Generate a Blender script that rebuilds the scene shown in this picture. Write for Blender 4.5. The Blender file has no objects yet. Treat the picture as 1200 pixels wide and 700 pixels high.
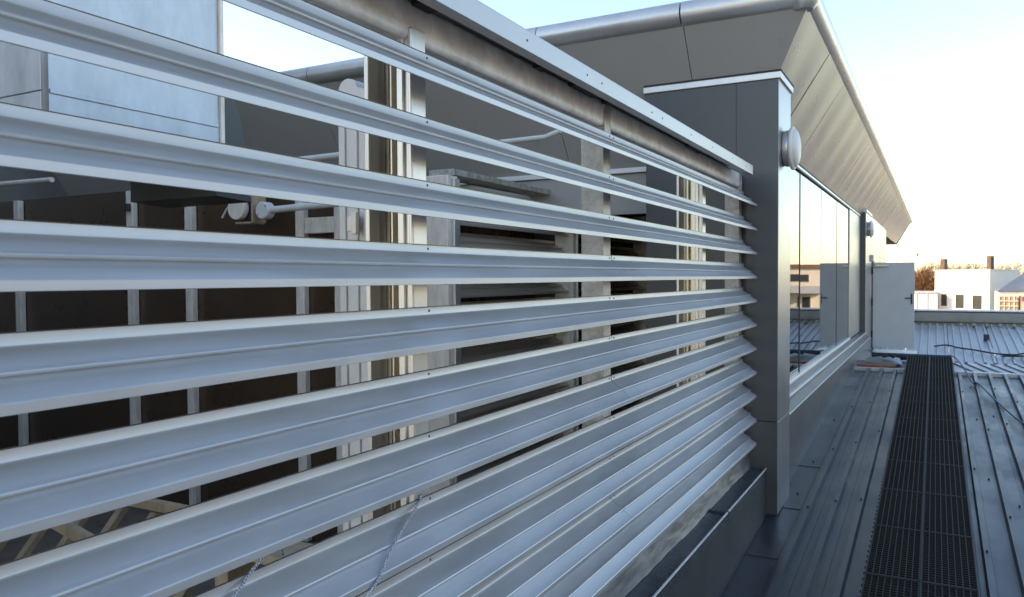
import bpy, bmesh, math, random
from mathutils import Vector, Matrix
random.seed(7)
S = bpy.context.scene
COL = S.collection

# ------------------------------------------------------------------ camera, sky, sun, exposure
F_PX, YAW, PITCH, ROLL = 920.99, math.radians(28.297), math.radians(-1.5276), math.radians(-0.319)
cam_d = bpy.data.cameras.new('camera'); cam = bpy.data.objects.new('camera', cam_d); COL.objects.link(cam)
fw = Vector((-math.sin(YAW)*math.cos(PITCH), math.cos(YAW)*math.cos(PITCH), math.sin(PITCH)))
r0 = Vector((math.cos(YAW), math.sin(YAW), 0)); u0 = r0.cross(fw)
rt = r0*math.cos(ROLL) + u0*math.sin(ROLL); up = -r0*math.sin(ROLL) + u0*math.cos(ROLL)
m = Matrix.Identity(4)
for i in range(3):
    m[i][0], m[i][1], m[i][2] = rt[i], up[i], -fw[i]
cam.matrix_world = m
cam_d.sensor_width = 36; cam_d.lens = 36*F_PX/1200
cam_d.clip_start = 0.05; cam_d.clip_end = 5000
cam_d.dof.use_dof = True; cam_d.dof.focus_distance = 2.6; cam_d.dof.aperture_fstop = 9.0
S.camera = cam

SUN_AZ = Vector((-0.90, -0.44, 0)).normalized()      # towards the sun
SUN_EL = math.radians(24)
w = bpy.data.worlds.new('World'); S.world = w; w.use_nodes = True
nt = w.node_tree; bg = nt.nodes['Background']
sky = nt.nodes.new('ShaderNodeTexSky'); sky.sky_type = 'NISHITA'; sky.sun_disc = False
sky.sun_elevation = SUN_EL; sky.sun_rotation = math.atan2(SUN_AZ.x, SUN_AZ.y)
sky.air_density = 1.0; sky.dust_density = 0.45; sky.ozone_density = 1.6
nt.links.new(sky.outputs[0], bg.inputs[0]); bg.inputs[1].default_value = 0.15
sun_d = bpy.data.lights.new('sun', 'SUN'); sun_d.energy = 3.0; sun_d.angle = math.radians(0.5); sun_d.color = (1.0, 0.83, 0.66)
sun = bpy.data.objects.new('sun', sun_d); COL.objects.link(sun)
to_sun = SUN_AZ*math.cos(SUN_EL) + Vector((0, 0, math.sin(SUN_EL)))
sun.rotation_euler = to_sun.to_track_quat('Z', 'Y').to_euler()
S.view_settings.view_transform = 'Standard'; S.view_settings.look = 'None'
S.view_settings.use_white_balance = True; S.view_settings.white_balance_temperature = 7400; S.view_settings.white_balance_tint = 11
S.view_settings.exposure = 1.6; S.view_settings.gamma = 1.0; S.view_settings.use_curve_mapping = False

# ------------------------------------------------------------------ materials
def mat(name, col, rough=0.5, metal=0.0, var=0.0, scale=8.0, stretch=(1, 1, 1), bump=0.0, bscale=40.0, rvar=0.0, ior=1.5, col2=None, bstretch=None):
    M = bpy.data.materials.new(name); M.use_nodes = True
    n = M.node_tree; b = n.nodes['Principled BSDF']
    b.inputs['Base Color'].default_value = (*col, 1); b.inputs['Roughness'].default_value = rough
    b.inputs['Metallic'].default_value = metal; b.inputs['IOR'].default_value = ior
    if var or bump or rvar or col2:
        tc = n.nodes.new('ShaderNodeTexCoord'); mp = n.nodes.new('ShaderNodeMapping'); mp.inputs['Scale'].default_value = stretch
        n.links.new(tc.outputs['Object'], mp.inputs[0])
        nz = n.nodes.new('ShaderNodeTexNoise'); nz.inputs['Scale'].default_value = scale; nz.inputs['Detail'].default_value = 6
        nz.inputs['Roughness'].default_value = 0.65
        n.links.new(mp.outputs[0], nz.inputs['Vector'])
        if var or col2:
            rp = n.nodes.new('ShaderNodeValToRGB'); c2 = col2 or tuple(c*(1+var) for c in col)
            rp.color_ramp.elements[0].position = 0.3; rp.color_ramp.elements[1].position = 0.7
            rp.color_ramp.elements[0].color = (*[c*(1-var) for c in col], 1); rp.color_ramp.elements[1].color = (*c2, 1)
            n.links.new(nz.outputs[0], rp.inputs[0]); n.links.new(rp.outputs[0], b.inputs['Base Color'])
        if rvar:
            mr = n.nodes.new('ShaderNodeMapRange'); mr.inputs[1].default_value = 0.3; mr.inputs[2].default_value = 0.7
            mr.inputs[3].default_value = max(0.02, rough-rvar); mr.inputs[4].default_value = rough+rvar
            n.links.new(nz.outputs[0], mr.inputs[0]); n.links.new(mr.outputs[0], b.inputs['Roughness'])
        if bump:
            mp2 = mp
            if bstretch:
                mp2 = n.nodes.new('ShaderNodeMapping'); mp2.inputs['Scale'].default_value = bstretch
                n.links.new(tc.outputs['Object'], mp2.inputs[0])
            n2 = n.nodes.new('ShaderNodeTexNoise'); n2.inputs['Scale'].default_value = bscale; n2.inputs['Detail'].default_value = 4
            n.links.new(mp2.outputs[0], n2.inputs['Vector'])
            bp = n.nodes.new('ShaderNodeBump'); bp.inputs['Strength'].default_value = 1.0; bp.inputs['Distance'].default_value = bump
            n.links.new(n2.outputs[0], bp.inputs['Height']); n.links.new(bp.outputs[0], b.inputs['Normal'])
    return M

MT = {}
MT['blade'] = mat('blade_paint', (0.50, 0.51, 0.52), 0.42, 0.52, 0.07, 3.5, (3, .8, 3), 0.0002, 60, 0.06, bstretch=(1, .02, 1))
MT['alu'] = mat('bright_aluminium', (0.64, 0.63, 0.61), 0.36, 0.7, 0.06, 12, (1, 1, .1), 0.0004, 50, 0.06, bstretch=(1, 1, .05))
MT['cap'] = mat('painted_cap', (0.46, 0.455, 0.45), 0.38, 0.55, 0.05, 3, (1, 1, 1), 0.001, 8, 0.05)
MT['galv'] = mat('galvanised_steel', (0.40, 0.385, 0.355), 0.5, 0.5, 0.35, 16, (1, 1, 1), 0.001, 30, 0.1, col2=(.66, .64, .60))
MT['beam'] = mat('weathered_beam', (0.74, 0.735, 0.72), 0.5, 0.1, 0.3, 11, (1, 1, 1), 0.001, 30, 0.1, col2=(.88, .875, .86))
MT['channel'] = mat('dull_gold_channel', (0.50, 0.46, 0.39), 0.3, 0.8, 0.3, 10, (1, 1, .15), 0.0005, 40, 0.08, bstretch=(1, 1, .05))
MT['duct'] = mat('duct_sheet', (0.52, 0.56, 0.60), 0.42, 0.3, 0.2, 7, (1, 1, .5), 0.002, 6, 0.06)
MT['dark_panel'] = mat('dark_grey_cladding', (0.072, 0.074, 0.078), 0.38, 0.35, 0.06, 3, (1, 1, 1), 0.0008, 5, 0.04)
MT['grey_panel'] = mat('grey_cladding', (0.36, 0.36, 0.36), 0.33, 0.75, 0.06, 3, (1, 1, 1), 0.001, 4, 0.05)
MT['soffit'] = mat('soffit_sheet', (0.35, 0.332, 0.315), 0.28, 0.0, 0.02, 3, (1, 1, 1), 0.0006, 0.9, 0.01, bstretch=(1, 2.0, .5), ior=1.33)
MT['base_panel'] = mat('base_wall_cladding', (0.17, 0.17, 0.172), 0.36, 0.6, 0.06, 3, (1, 1, 1), 0.001, 4, 0.05)
MT['pipe'] = mat('eave_pipe_metal', (0.56, 0.55, 0.54), 0.32, 0.6, 0.08, 5, (1, 1, 1), 0.001, 6, 0.06)
MT['trim'] = mat('white_trim', (0.72, 0.72, 0.71), 0.35, 0.3, 0.05, 9)
MT['white_plastic'] = mat('white_plastic', (0.62, 0.61, 0.59), 0.4, 0, 0.06, 7)
MT['glass'] = mat('reflective_glass', (0.012, 0.014, 0.016), 0.015, 0, 0, ior=3.6, bump=0.0004, bscale=1.2)
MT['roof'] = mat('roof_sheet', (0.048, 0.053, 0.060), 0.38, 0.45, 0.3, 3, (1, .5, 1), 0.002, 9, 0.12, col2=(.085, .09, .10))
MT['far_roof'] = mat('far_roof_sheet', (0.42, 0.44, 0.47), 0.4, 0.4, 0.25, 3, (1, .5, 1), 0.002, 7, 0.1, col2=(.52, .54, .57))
MT['parapet'] = mat('parapet_sheet', (0.068, 0.071, 0.072), 0.45, 0.4, 0.1, 4, (1, 1, 1), 0.0015, 5, 0.06)
MT['trough'] = mat('wet_membrane', (0.05, 0.053, 0.058), 0.3, 0.0, 0.35, 6, (1, .6, 1), 0.002, 12, 0.12)
MT['crinkle'] = mat('crinkled_foil', (0.23, 0.235, 0.25), 0.40, 0.65, 0.25, 30, (1, .15, 1), 0.0015, 45, 0.1, bstretch=(1, .12, 1))
MT['grate'] = mat('dark_grating', (0.018, 0.0145, 0.0115), 0.7, 0.0, 0.2, 20)
MT['grate_frame'] = mat('grating_frame', (0.016, 0.0165, 0.0175), 0.6, 0.1, 0.2, 20)
MT['black'] = mat('black_rubber_and_shade', (0.015, 0.015, 0.016), 0.6, 0, 0.2, 20)
MT['brown'] = mat('brown_panel', (0.062, 0.037, 0.022), 0.30, 0.0, 0.15, 2.5, (1, 1, 1), 0.0006, 1.2, 0.06)
MT['stud'] = mat('galvanised_stud', (0.80, 0.72, 0.63), 0.45, 0.2, 0.2, 18, (1, 1, .3))
MT['sun_tinted_louvre'] = mat('sun_tinted_louvre_metal', (0.64, 0.56, 0.46), 0.30, 0.55, 0.06, 4, (1, .1, 1))  # warm sunlight on the inner blades put into the base colour
MT['timber'] = mat('pale_timber', (0.42, 0.31, 0.20), 0.6, 0, 0.25, 14, (1, 1, .2))
MT['deck'] = mat('plant_deck', (0.15, 0.115, 0.085), 0.6, 0, 0.3, 4)
MT['dark_steel'] = mat('dark_steel', (0.05, 0.05, 0.052), 0.45, 0.5, 0.2, 20)
MT['blue_cable'] = mat('blue_cable', (0.015, 0.06, 0.16), 0.45)
MT['orange'] = mat('orange_plank', (0.38, 0.13, 0.06), 0.6, 0, 0.3, 12)
MT['door'] = mat('door_grey', (0.56, 0.57, 0.58), 0.45, 0.1, 0.05, 3)
MT['white_wall'] = mat('white_render', (0.78, 0.72, 0.66), 0.8, 0, 0.06, .8)
MT['cream_wall'] = mat('cream_render', (0.72, 0.62, 0.50), 0.8, 0, 0.08, .8)
MT['grey_wall'] = mat('grey_render', (0.42, 0.42, 0.44), 0.8, 0, 0.1, .8)
MT['brown_roof'] = mat('brown_roof', (0.20, 0.10, 0.07), 0.7, 0, 0.2, 1)
MT['far_window'] = mat('far_window_glass', (0.03, 0.035, 0.035), 0.12, 0, 0.2, 1)
MT['blue_slate'] = mat('blue_slate_roof', (0.08, 0.11, 0.16), 0.5, 0, 0.15, 1)
MT['grid'] = mat('scaffold_mesh', (0.30, 0.24, 0.18), 0.7, 0, 0.2, 2)
MT['red'] = mat('red_paint', (0.4, 0.03, 0.03), 0.5)
MT['bark'] = mat('bark', (0.11, 0.075, 0.05), 0.9, 0, 0.3, 3)
MT['twig'] = mat('russet_twigs', (0.20, 0.10, 0.045), 0.8, 0, 0.4, .6)
MT['pale_twig'] = mat('pale_twigs', (0.26, 0.19, 0.14), 0.8, 0, 0.3, .3)
MT['ground'] = mat('town_ground', (0.10, 0.10, 0.09), 0.9, 0, 0.4, .02, col2=(.14, .15, .09))
MT['gravel'] = mat('pale_gravel', (0.62, 0.58, 0.53), 0.9, 0, 0.3, 6)
MT['brick'] = mat('brick', (0.29, 0.25, 0.21), 0.85, 0, 0.2, 2)
MT['dull_green'] = mat('dull_green_sheet', (0.20, 0.26, 0.20), 0.6, 0, 0.3, 3)  # dull green, tone varies at random; back gutter and filler blocks
MT['dial'] = mat('dial_face', (0.7, 0.69, 0.66), 0.3, 0, 0.5, 30)
# rope: white with dark blue flecks
R_ = bpy.data.materials.new('flecked_rope'); R_.use_nodes = True
n = R_.node_tree; b = n.nodes['Principled BSDF']; b.inputs['Roughness'].default_value = 0.8
tc = n.nodes.new('ShaderNodeTexCoord'); wv = n.nodes.new('ShaderNodeTexChecker'); wv.inputs['Scale'].default_value = 260
wv.inputs['Color1'].default_value = (.62, .64, .66, 1); wv.inputs['Color2'].default_value = (.03, .06, .16, 1)
n.links.new(tc.outputs['Object'], wv.inputs[0]); n.links.new(wv.outputs[0], b.inputs['Base Color'])
MT['rope'] = R_

# ------------------------------------------------------------------ mesh helpers
def by_angle(d, deg):
    bm = bmesh.new(); bm.from_mesh(d); a = math.radians(deg)
    for f in bm.faces: f.smooth = len(f.verts) < 6
    for e in bm.edges:
        e.smooth = not (len(e.link_faces) == 2 and e.link_faces[0].normal.angle(e.link_faces[1].normal, 0) > a)
    bm.to_mesh(d); bm.free()
def me(name, V, Fc, smooth=False):
    d = bpy.data.meshes.new(name); d.from_pydata([tuple(v) for v in V], [], Fc)
    bm = bmesh.new(); bm.from_mesh(d); bmesh.ops.recalc_face_normals(bm, faces=bm.faces); bm.to_mesh(d); bm.free()
    if smooth: by_angle(d, 40)
    return d
def obj(name, d, material, parent=None, loc=None):
    o = bpy.data.objects.new(name, d); COL.objects.link(o)
    if material is not None and len(d.materials) == 0: d.materials.append(MT[material])
    if parent is not None:
        o.parent = parent
        if parent.type == 'EMPTY': o.matrix_parent_inverse = Matrix.Translation(-Vector(parent.location))
    if loc is not None: o.location = loc
    return o
def thing(name, label, cat, loc=(0, 0, 0), group=None):
    o = bpy.data.objects.new(name, None); COL.objects.link(o); o.location = loc; o.empty_display_size = 0.2
    o['label'] = label; o['category'] = cat
    if group: o['group'] = group
    return o
def tag(o, label, cat, group=None):
    o['label'] = label; o['category'] = cat
    if group: o['group'] = group
    return o
def struct(name, d, material, parent=None):
    o = obj(name, d, material, parent); o['kind'] = 'structure'; return o
BF = [(0, 3, 2, 1), (4, 5, 6, 7), (0, 1, 5, 4), (1, 2, 6, 5), (2, 3, 7, 6), (3, 0, 4, 7)]
def bv(x0, x1, y0, y1, z0, z1):
    return [(x0, y0, z0), (x1, y0, z0), (x1, y1, z0), (x0, y1, z0), (x0, y0, z1), (x1, y0, z1), (x1, y1, z1), (x0, y1, z1)]
def boxes(L, bev=0.0, name='mesh'):
    V, Fc = [], []
    for b in L:
        k = len(V); V += bv(*b); Fc += [tuple(i+k for i in f) for f in BF]
    d = me(name, V, Fc)
    if bev:
        bm = bmesh.new(); bm.from_mesh(d); bmesh.ops.bevel(bm, geom=bm.edges[:], offset=bev, segments=2, affect='EDGES', profile=.5); bm.to_mesh(d); bm.free()
    return d
def box(x0, x1, y0, y1, z0, z1, bev=0.0): return boxes([(x0, x1, y0, y1, z0, z1)], bev)
def prism(P, lo, hi, axis='Y', smooth=False, cuts=1):
    """closed 2-D outline P extruded along an axis; P is (x,z) for Y, (y,z) for X, (x,y) for Z"""
    def put(a, b, t): return (a, t, b) if axis == 'Y' else ((t, a, b) if axis == 'X' else (a, b, t))
    n = len(P); V = []
    for c in range(cuts+1):
        t = lo + (hi-lo)*c/cuts; V += [put(a, b, t) for a, b in P]
    Fc = [(c*n+i, c*n+(i+1) % n, (c+1)*n+(i+1) % n, (c+1)*n+i) for c in range(cuts) for i in range(n)]
    Fc += [tuple(range(n)), tuple(range(cuts*n, cuts*n+n))]
    return me('mesh', V, Fc, smooth)
def tube(P, r, n=10, caps=True, rs=None):
    P = [Vector(p) for p in P]; V, Fc = [], []
    prev = None
    for i, p in enumerate(P):
        t = (P[min(i+1, len(P)-1)] - P[max(i-1, 0)]).normalized()
        a = Vector((0, 0, 1)) if prev is None and abs(t.z) < .9 else (Vector((1, 0, 0)) if prev is None else prev)
        u = (a - t*a.dot(t)).normalized(); v = t.cross(u); prev = u
        rr = rs[i] if rs else r
        V += [p + u*rr*math.cos(2*math.pi*k/n) + v*rr*math.sin(2*math.pi*k/n) for k in range(n)]
    for i in range(len(P)-1):
        Fc += [(i*n+k, i*n+(k+1) % n, (i+1)*n+(k+1) % n, (i+1)*n+k) for k in range(n)]
    if caps: Fc += [tuple(range(n)), tuple(range((len(P)-1)*n, len(P)*n))]
    return me('tube', V, Fc, True)
def smooth_path(P, sub=6):
    P = [Vector(p) for p in P]; out = []
    for i in range(len(P)-1):
        p0, p1, p2, p3 = P[max(i-1, 0)], P[i], P[i+1], P[min(i+2, len(P)-1)]
        for s in range(sub):
            t = s/sub
            out.append(.5*((2*p1)+(-p0+p2)*t+(2*p0-5*p1+4*p2-p3)*t*t+(-p0+3*p1-3*p2+p3)*t**3))
    return out+[P[-1]]
def lathe(prof, n=32, axis='X'):
    """prof: list of (r, h); revolved about +axis"""
    V, Fc = [], []
    for r, h in prof:
        for k in range(n):
            a = 2*math.pi*k/n; c, s = r*math.cos(a), r*math.sin(a)
            V.append((h, c, s) if axis == 'X' else ((c, h, s) if axis == 'Y' else (c, s, h)))
    for i in range(len(prof)-1):
        Fc += [(i*n+k, i*n+(k+1) % n, (i+1)*n+(k+1) % n, (i+1)*n+k) for k in range(n)]
    Fc += [tuple(range(n)), tuple(range((len(prof)-1)*n, len(prof)*n))]
    return me('lathe', V, Fc, True)
def quadslab(P, th):
    """four corners and a thickness along the outward normal (back side)"""
    P = [Vector(p) for p in P]; nrm = (P[1]-P[0]).cross(P[3]-P[0]).normalized()
    V = P + [p - nrm*th for p in P]
    return me('slab', V, [(0, 1, 2, 3), (7, 6, 5, 4), (0, 4, 5, 1), (1, 5, 6, 2), (2, 6, 7, 3), (3, 7, 4, 0)])
def copy_of(o, parent, loc=None, rot=None):
    c = o.copy(); COL.objects.link(c); c.parent = parent
    if loc is not None: c.location = loc
    if rot is not None: c.rotation_euler = rot
    return c

# ------------------------------------------------------------------ the ground far below
struct('ground', me('ground', [(-2500, -2500, -12), (2500, -2500, -12), (2500, 2500, -12), (-2500, 2500, -12)], [(0, 1, 2, 3)]), 'ground')

# ------------------------------------------------------------------ near roof: rising gently away
Z0, SL = -2.121, 0.06645
def rz(y): return Z0 + SL*y
def roof_prism(P, y0, y1):       # outline (x, dz) swept along the slope
    n = len(P); V = [(a, y0, rz(y0)+b) for a, b in P] + [(a, y1, rz(y1)+b) for a, b in P]
    Fc = [(i, (i+1) % n, n+(i+1) % n, n+i) for i in range(n)] + [tuple(range(n)), tuple(range(n, 2*n))]
    return me('roof', V, Fc)
Y_END = 11.95
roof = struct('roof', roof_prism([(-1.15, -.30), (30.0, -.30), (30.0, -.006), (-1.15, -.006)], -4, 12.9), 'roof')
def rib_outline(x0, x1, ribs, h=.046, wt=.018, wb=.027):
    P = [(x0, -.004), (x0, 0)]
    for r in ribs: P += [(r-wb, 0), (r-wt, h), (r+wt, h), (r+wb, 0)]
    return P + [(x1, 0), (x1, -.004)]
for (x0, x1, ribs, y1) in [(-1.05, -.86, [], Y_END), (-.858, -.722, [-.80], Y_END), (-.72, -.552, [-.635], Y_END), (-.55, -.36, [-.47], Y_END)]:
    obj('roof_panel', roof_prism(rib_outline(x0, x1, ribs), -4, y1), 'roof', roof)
obj('shade_strip', roof_prism([(-.358, -.004), (-.358, 0), (.238, 0), (.238, -.004)], -4, 12.88), 'black', roof)  # black strip that paints the shade below the walkway grating
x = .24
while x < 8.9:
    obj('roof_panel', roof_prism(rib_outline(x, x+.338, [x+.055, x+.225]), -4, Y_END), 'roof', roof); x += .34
# end flashing of the panels
for (x0, x1) in [(-.99, -.36), (.24, 8.95)]:
    obj('end_flashing', boxes([(x0, x1, Y_END+.002, Y_END+.10, rz(12)-.05, rz(12)+.042)], .006), 'far_roof', roof)
# strip of sheet between the flashing and the lower roof, ribs running askew
obj('valley_sheet', me('v', [(.24, 12.06, rz(12)+.0), (8.9, 12.06, rz(12)+.0), (8.9, 12.9, rz(12.9)+.006), (.24, 12.9, rz(12.9)+.006)], [(0, 1, 2, 3)]), 'far_roof', roof)
vr = None
for i in range(50):
    xx = .22 + i*.16
    if xx > 8.3: break
    d = tube([(xx+.30, 12.08, rz(12.08)+.008), (xx, 12.88, rz(12.88)+.012)], .010, 6)
    obj('valley_rib', d, 'far_roof', roof)
# sheet screws
sd = lathe([(.0, .012), (.005, .012), (.005, .004), (.009, .004), (.009, 0)], 8, 'Z')
for (xs, ys) in [(-.635, [6.2, 7.9, 9.7, 11.2]), (-.80, [6.0, 7.6, 9.4]), (-.47, [6.3, 8.4, 10.4]), (-.93, [6.4, 7.3, 8.9]), (.39, [7.3, 9.4, 11.1]), (.295, [5.6, 7.4, 10.6]), (.465, [5.2, 6.3, 8.8]), (.635, [7.0, 9.1, 10.9]), (.805, [8.6, 10.2]), (.55, [6.7, 9.6])]:
    for y in ys: obj('screw', sd, 'dark_steel', roof, (xs, y, rz(y)+(.046 if xs in (-.635, -.80, -.47, .295, .465, .635, .805) else 0)))
# joint lines of the flat flashing beside the wall
for y in (5.1, 6.05, 7.15): obj('lap_joint', boxes([(-1.04, -.862, y, y+.012, rz(y), rz(y)+.005)]), 'roof', roof)

# unseen pale roof added behind the camera to bounce light onto the soffit
struct('bounce_roof', boxes([(-24, 30, -48, -4.02, -3.2, -2.45)]), 'gravel')
# ------------------------------------------------------------------ lower roof beyond, corrugated
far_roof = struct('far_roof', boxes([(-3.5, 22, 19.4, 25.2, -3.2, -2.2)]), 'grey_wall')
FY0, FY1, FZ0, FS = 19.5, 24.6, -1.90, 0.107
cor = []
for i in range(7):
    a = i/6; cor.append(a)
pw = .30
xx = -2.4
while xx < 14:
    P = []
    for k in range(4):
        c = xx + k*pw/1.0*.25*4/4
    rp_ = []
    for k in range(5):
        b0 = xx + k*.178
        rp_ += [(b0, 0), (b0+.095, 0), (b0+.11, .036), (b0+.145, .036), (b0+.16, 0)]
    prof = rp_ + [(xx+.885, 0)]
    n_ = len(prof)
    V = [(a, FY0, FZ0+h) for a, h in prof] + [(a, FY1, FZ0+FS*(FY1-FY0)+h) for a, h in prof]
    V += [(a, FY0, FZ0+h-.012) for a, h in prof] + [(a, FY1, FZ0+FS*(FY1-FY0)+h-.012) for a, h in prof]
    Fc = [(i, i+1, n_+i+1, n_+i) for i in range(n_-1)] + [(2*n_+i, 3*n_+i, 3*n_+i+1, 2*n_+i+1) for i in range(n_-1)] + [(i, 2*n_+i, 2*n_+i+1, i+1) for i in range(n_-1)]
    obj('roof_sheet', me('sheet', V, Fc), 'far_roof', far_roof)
    xx += .90
# parapet gutter at its upper end
gut = thing('gutter_parapet', 'long grey gutter parapet closing the top of the corrugated roof', 'parapet', (0, 24.9, -1.9))
obj('fascia', prism([(24.75, -1.27), (24.72, -1.03), (24.80, -1.0), (25.1, -1.0), (25.1, -2.0), (24.95, -2.0), (24.95, -1.27)], -3.2, 20, 'X'), 'grey_panel', gut)
obj('capping', boxes([(-3.2, 20, 24.69, 25.12, -.998, -.955)], .012), 'trim', gut)
obj('back_gutter', prism([(24.45, -1.36), (24.94, -1.30), (24.94, -1.5), (24.45, -1.42)], -3.2, 20, 'X'), 'dull_green', gut)
fz = boxes([(-.04, .04, -.16, .12, -.03, .05)], .015)
for i in range(10): obj('filler_block', fz, 'dull_green', gut, (.62+i*.30, 24.3, FZ0+FS*4.8+.05))

# ------------------------------------------------------------------ main building: corner fin, glazed wall, eave
XC, YC = -.985, 5.825
bld = thing('rooftop_building', 'grey clad rooftop building with glazed side and leaning tubular eave', 'building', (-3, 12, -2))
obj('fin_core', box(-1.955, XC-.012, YC+.012, 6.34, rz(6)-.05, 1.40), 'black', bld)
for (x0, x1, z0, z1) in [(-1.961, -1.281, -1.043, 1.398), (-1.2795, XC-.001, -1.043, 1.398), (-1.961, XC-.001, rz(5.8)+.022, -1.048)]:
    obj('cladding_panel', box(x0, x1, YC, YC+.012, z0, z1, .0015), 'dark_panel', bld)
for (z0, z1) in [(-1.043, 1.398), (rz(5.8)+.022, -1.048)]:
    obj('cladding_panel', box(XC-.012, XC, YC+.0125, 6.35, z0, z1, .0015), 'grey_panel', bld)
obj('fin_back', box(-1.96, XC-.001, 6.342, 6.36, rz(6)-.05, 1.40), 'grey_panel', bld)
obj('fin_capping', boxes([(-1.978, XC+.017, YC-.016, 6.37, 1.399, 1.446)], .004), 'trim', bld)
obj('shadow_gap', box(-1.972, XC+.022, YC-.021, 6.375, 1.4465, 1.458), 'black', bld)
# low wall with stepped sill
XW = -1.03
for (y0, y1) in [(6.362, 8.60), (8.606, 11.0), (11.006, 13.4), (13.406, 15.62)]:
    obj('wall_panel', box(XW-.05, XW, y0, y1, -2.4, -1.118, .002), 'base_panel', bld)
obj('drip_edge', boxes([(XW-.04, XW+.010, 6.361, 15.62, -1.117, -1.108)], .002), 'trim', bld)
obj('sill', prism([(XW-.03, -1.107), (XW+.004, -1.107), (-1.10, -1.082), (-1.10, -1.045), (-1.125, -1.03), (-1.19, -1.022), (-1.19, -1.107)], 6.361, 15.62), 'base_panel', bld)
obj('sill_bead', boxes([(-1.112, -1.094, 6.361, 15.62, -1.046, -1.034)], .003), 'trim', bld)
obj('window_sill', boxes([(-1.23, -1.185, 6.361, 13.6, -1.02, -.985)], .006), 'trim', bld)
XG = -1.22
gy = [6.37, 8.49, 10.16, 11.90, 13.60]
for i in range(4):
    o = obj('window_pane', box(-.012, 0, gy[i]-gy[i], gy[i+1]-gy[i]-.010, -.985, 1.065), 'glass', bld, (XG, gy[i]+.005, 0))
    o.rotation_euler = (0, math.radians([.05, -.06, .04, -.03][i]), math.radians([.10, -.06, .05, -.05][i]))
    obj('pane_gasket', box(XG-.014, XG+.003, gy[i+1]-.004, gy[i+1]+.004, -.985, 1.066), 'parapet', bld)
obj('room_behind', box(-1.93, XG-.03, 6.5, 15.5, -1.8, 1.06), 'black', bld)
obj('jamb_panel', box(-1.26, -1.205, 13.606, 15.62, -1.02, 1.09, .002), 'grey_panel', bld)
obj('window_head', boxes([(-1.26, -1.195, 6.37, 15.62, 1.068, 1.098)], .004), 'trim', bld)
obj('head_gap', box(-1.26, -1.188, 6.372, 15.61, 1.0985, 1.112), 'black', bld)
obj('head_gap', box(-1.26, -1.203, 6.372, 15.61, 1.056, 1.0675), 'black', bld)
# end pier
XP = -1.113
obj('pier', box(-1.7, XP-.003, 15.645, 17.0, -2.6, 1.15), 'black', bld)
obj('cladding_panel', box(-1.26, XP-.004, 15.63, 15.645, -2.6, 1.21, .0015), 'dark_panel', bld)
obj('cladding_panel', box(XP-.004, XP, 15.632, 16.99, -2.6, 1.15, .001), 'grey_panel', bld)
obj('pier_capping', boxes([(-1.27, XP+.018, 15.615, 17.0, 1.151, 1.20)], .004), 'trim', bld)
# door frame, wall beyond
obj('door_frame', boxes([(-1.30, XP, 17.0, 17.06, -1.6, .40), (-1.30, XP, 17.92, 17.98, -1.6, .40), (-1.30, XP, 17.06, 17.92, .30, .40)]), 'grey_panel', bld)
obj('doorway', box(-2.2, -1.5, 17.05, 17.93, -1.6, .3), 'black', bld)
obj('wall_panel', box(-1.6, XP-.002, 17.0, 22.3, .402, 1.16), 'grey_panel', bld)
obj('wall_panel', box(-1.6, XP-.002, 17.982, 22.3, -2.6, .398), 'grey_panel', bld)
obj('wall_panel', box(-1.6, XP-.002, 17.0, 17.98, -2.6, -1.602), 'grey_panel', bld)
dr = obj('door', box(-1.085, -.35, 17.12, 17.165, -1.42, .255, .004), 'door', bld)
obj('door_handle', tube([(-.40, 17.115, -.44), (-.40, 17.065, -.44), (-.52, 17.06, -.445)], .011, 8), 'dark_steel', dr)
obj('handle_plate', box(-.415, -.385, 17.112, 17.119, -.56, -.36), 'dark_steel', dr)
obj('door_closer', boxes([(-1.06, -.80, 17.07, 17.117, .17, .225)], .008), 'pipe', dr)
for z in (.10, -.52, -1.16): obj('hinge', tube([(-1.098, 17.11, z-.07), (-1.098, 17.11, z+.07)], .014, 8), 'dark_steel', dr)
obj('step', box(-1.1, -.30, 13.0, 17.6, -1.62, -1.50), 'far_roof', bld)
# leaning soffit panels under the eave
XE, ZE, YF = -.7525, 1.806, 5.57
XI, ZI = -1.205, 1.095
XIF = XE-.2325*2.475; YIF, ZIF = 6.2, .90
t_ = (XE-XI)/(XE-XIF); hipY = YF + (YIF-YF)*t_
js = [5.57, 6.84, 8.0, 9.15, 10.3, 11.45, 12.6, 13.75, 14.9, 16.05, 17.2, 18.4, 19.6, 20.8, 22.0, 23.2, 24.4, 25.6, 26.8, 28.0, 29.2, 30.4]
for i in range(len(js)-1):
    y0, y1 = js[i]+.003, js[i+1]-.003
    zl = ZI; yl0 = y0 if i else hipY+.003
    zj = random.uniform(-.004, .004)
    xi = XI
    P = [(XE, y0, ZE+zj), (XE, y1, ZE), (xi, y1, zl), (xi, yl0, zl+zj)]
    # subdivide so that sheets can be very slightly wavy
    N, Mm = 10, 4; V = []; Fc = []
    for a in range(N+1):
        for c in range(Mm+1):
            u, v = a/N, c/Mm
            p = (Vector(P[0])*(1-u)+Vector(P[1])*u)*(1-v) + (Vector(P[3])*(1-u)+Vector(P[2])*u)*v
            wv_ = .0022*math.sin(u*9+i*1.7)*math.sin(v*math.pi)+random.uniform(-.00008, .00008)
            V.append(p + Vector((wv_, 0, -wv_*.7)))
    for a in range(N):
        for c in range(Mm): Fc.append((a*(Mm+1)+c, a*(Mm+1)+c+1, (a+1)*(Mm+1)+c+1, (a+1)*(Mm+1)+c))
    obj('soffit_panel', me('soffit', V, Fc, True), 'soffit', bld)
obj('eave_backing', prism([(XE-.01, ZE+.02), (XI-.03, ZI+.02), (-3.0, ZI+.02), (-3.0, ZE+.10), (XE-.01, ZE+.10)], 6.6, 30.3), 'black', bld)
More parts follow.
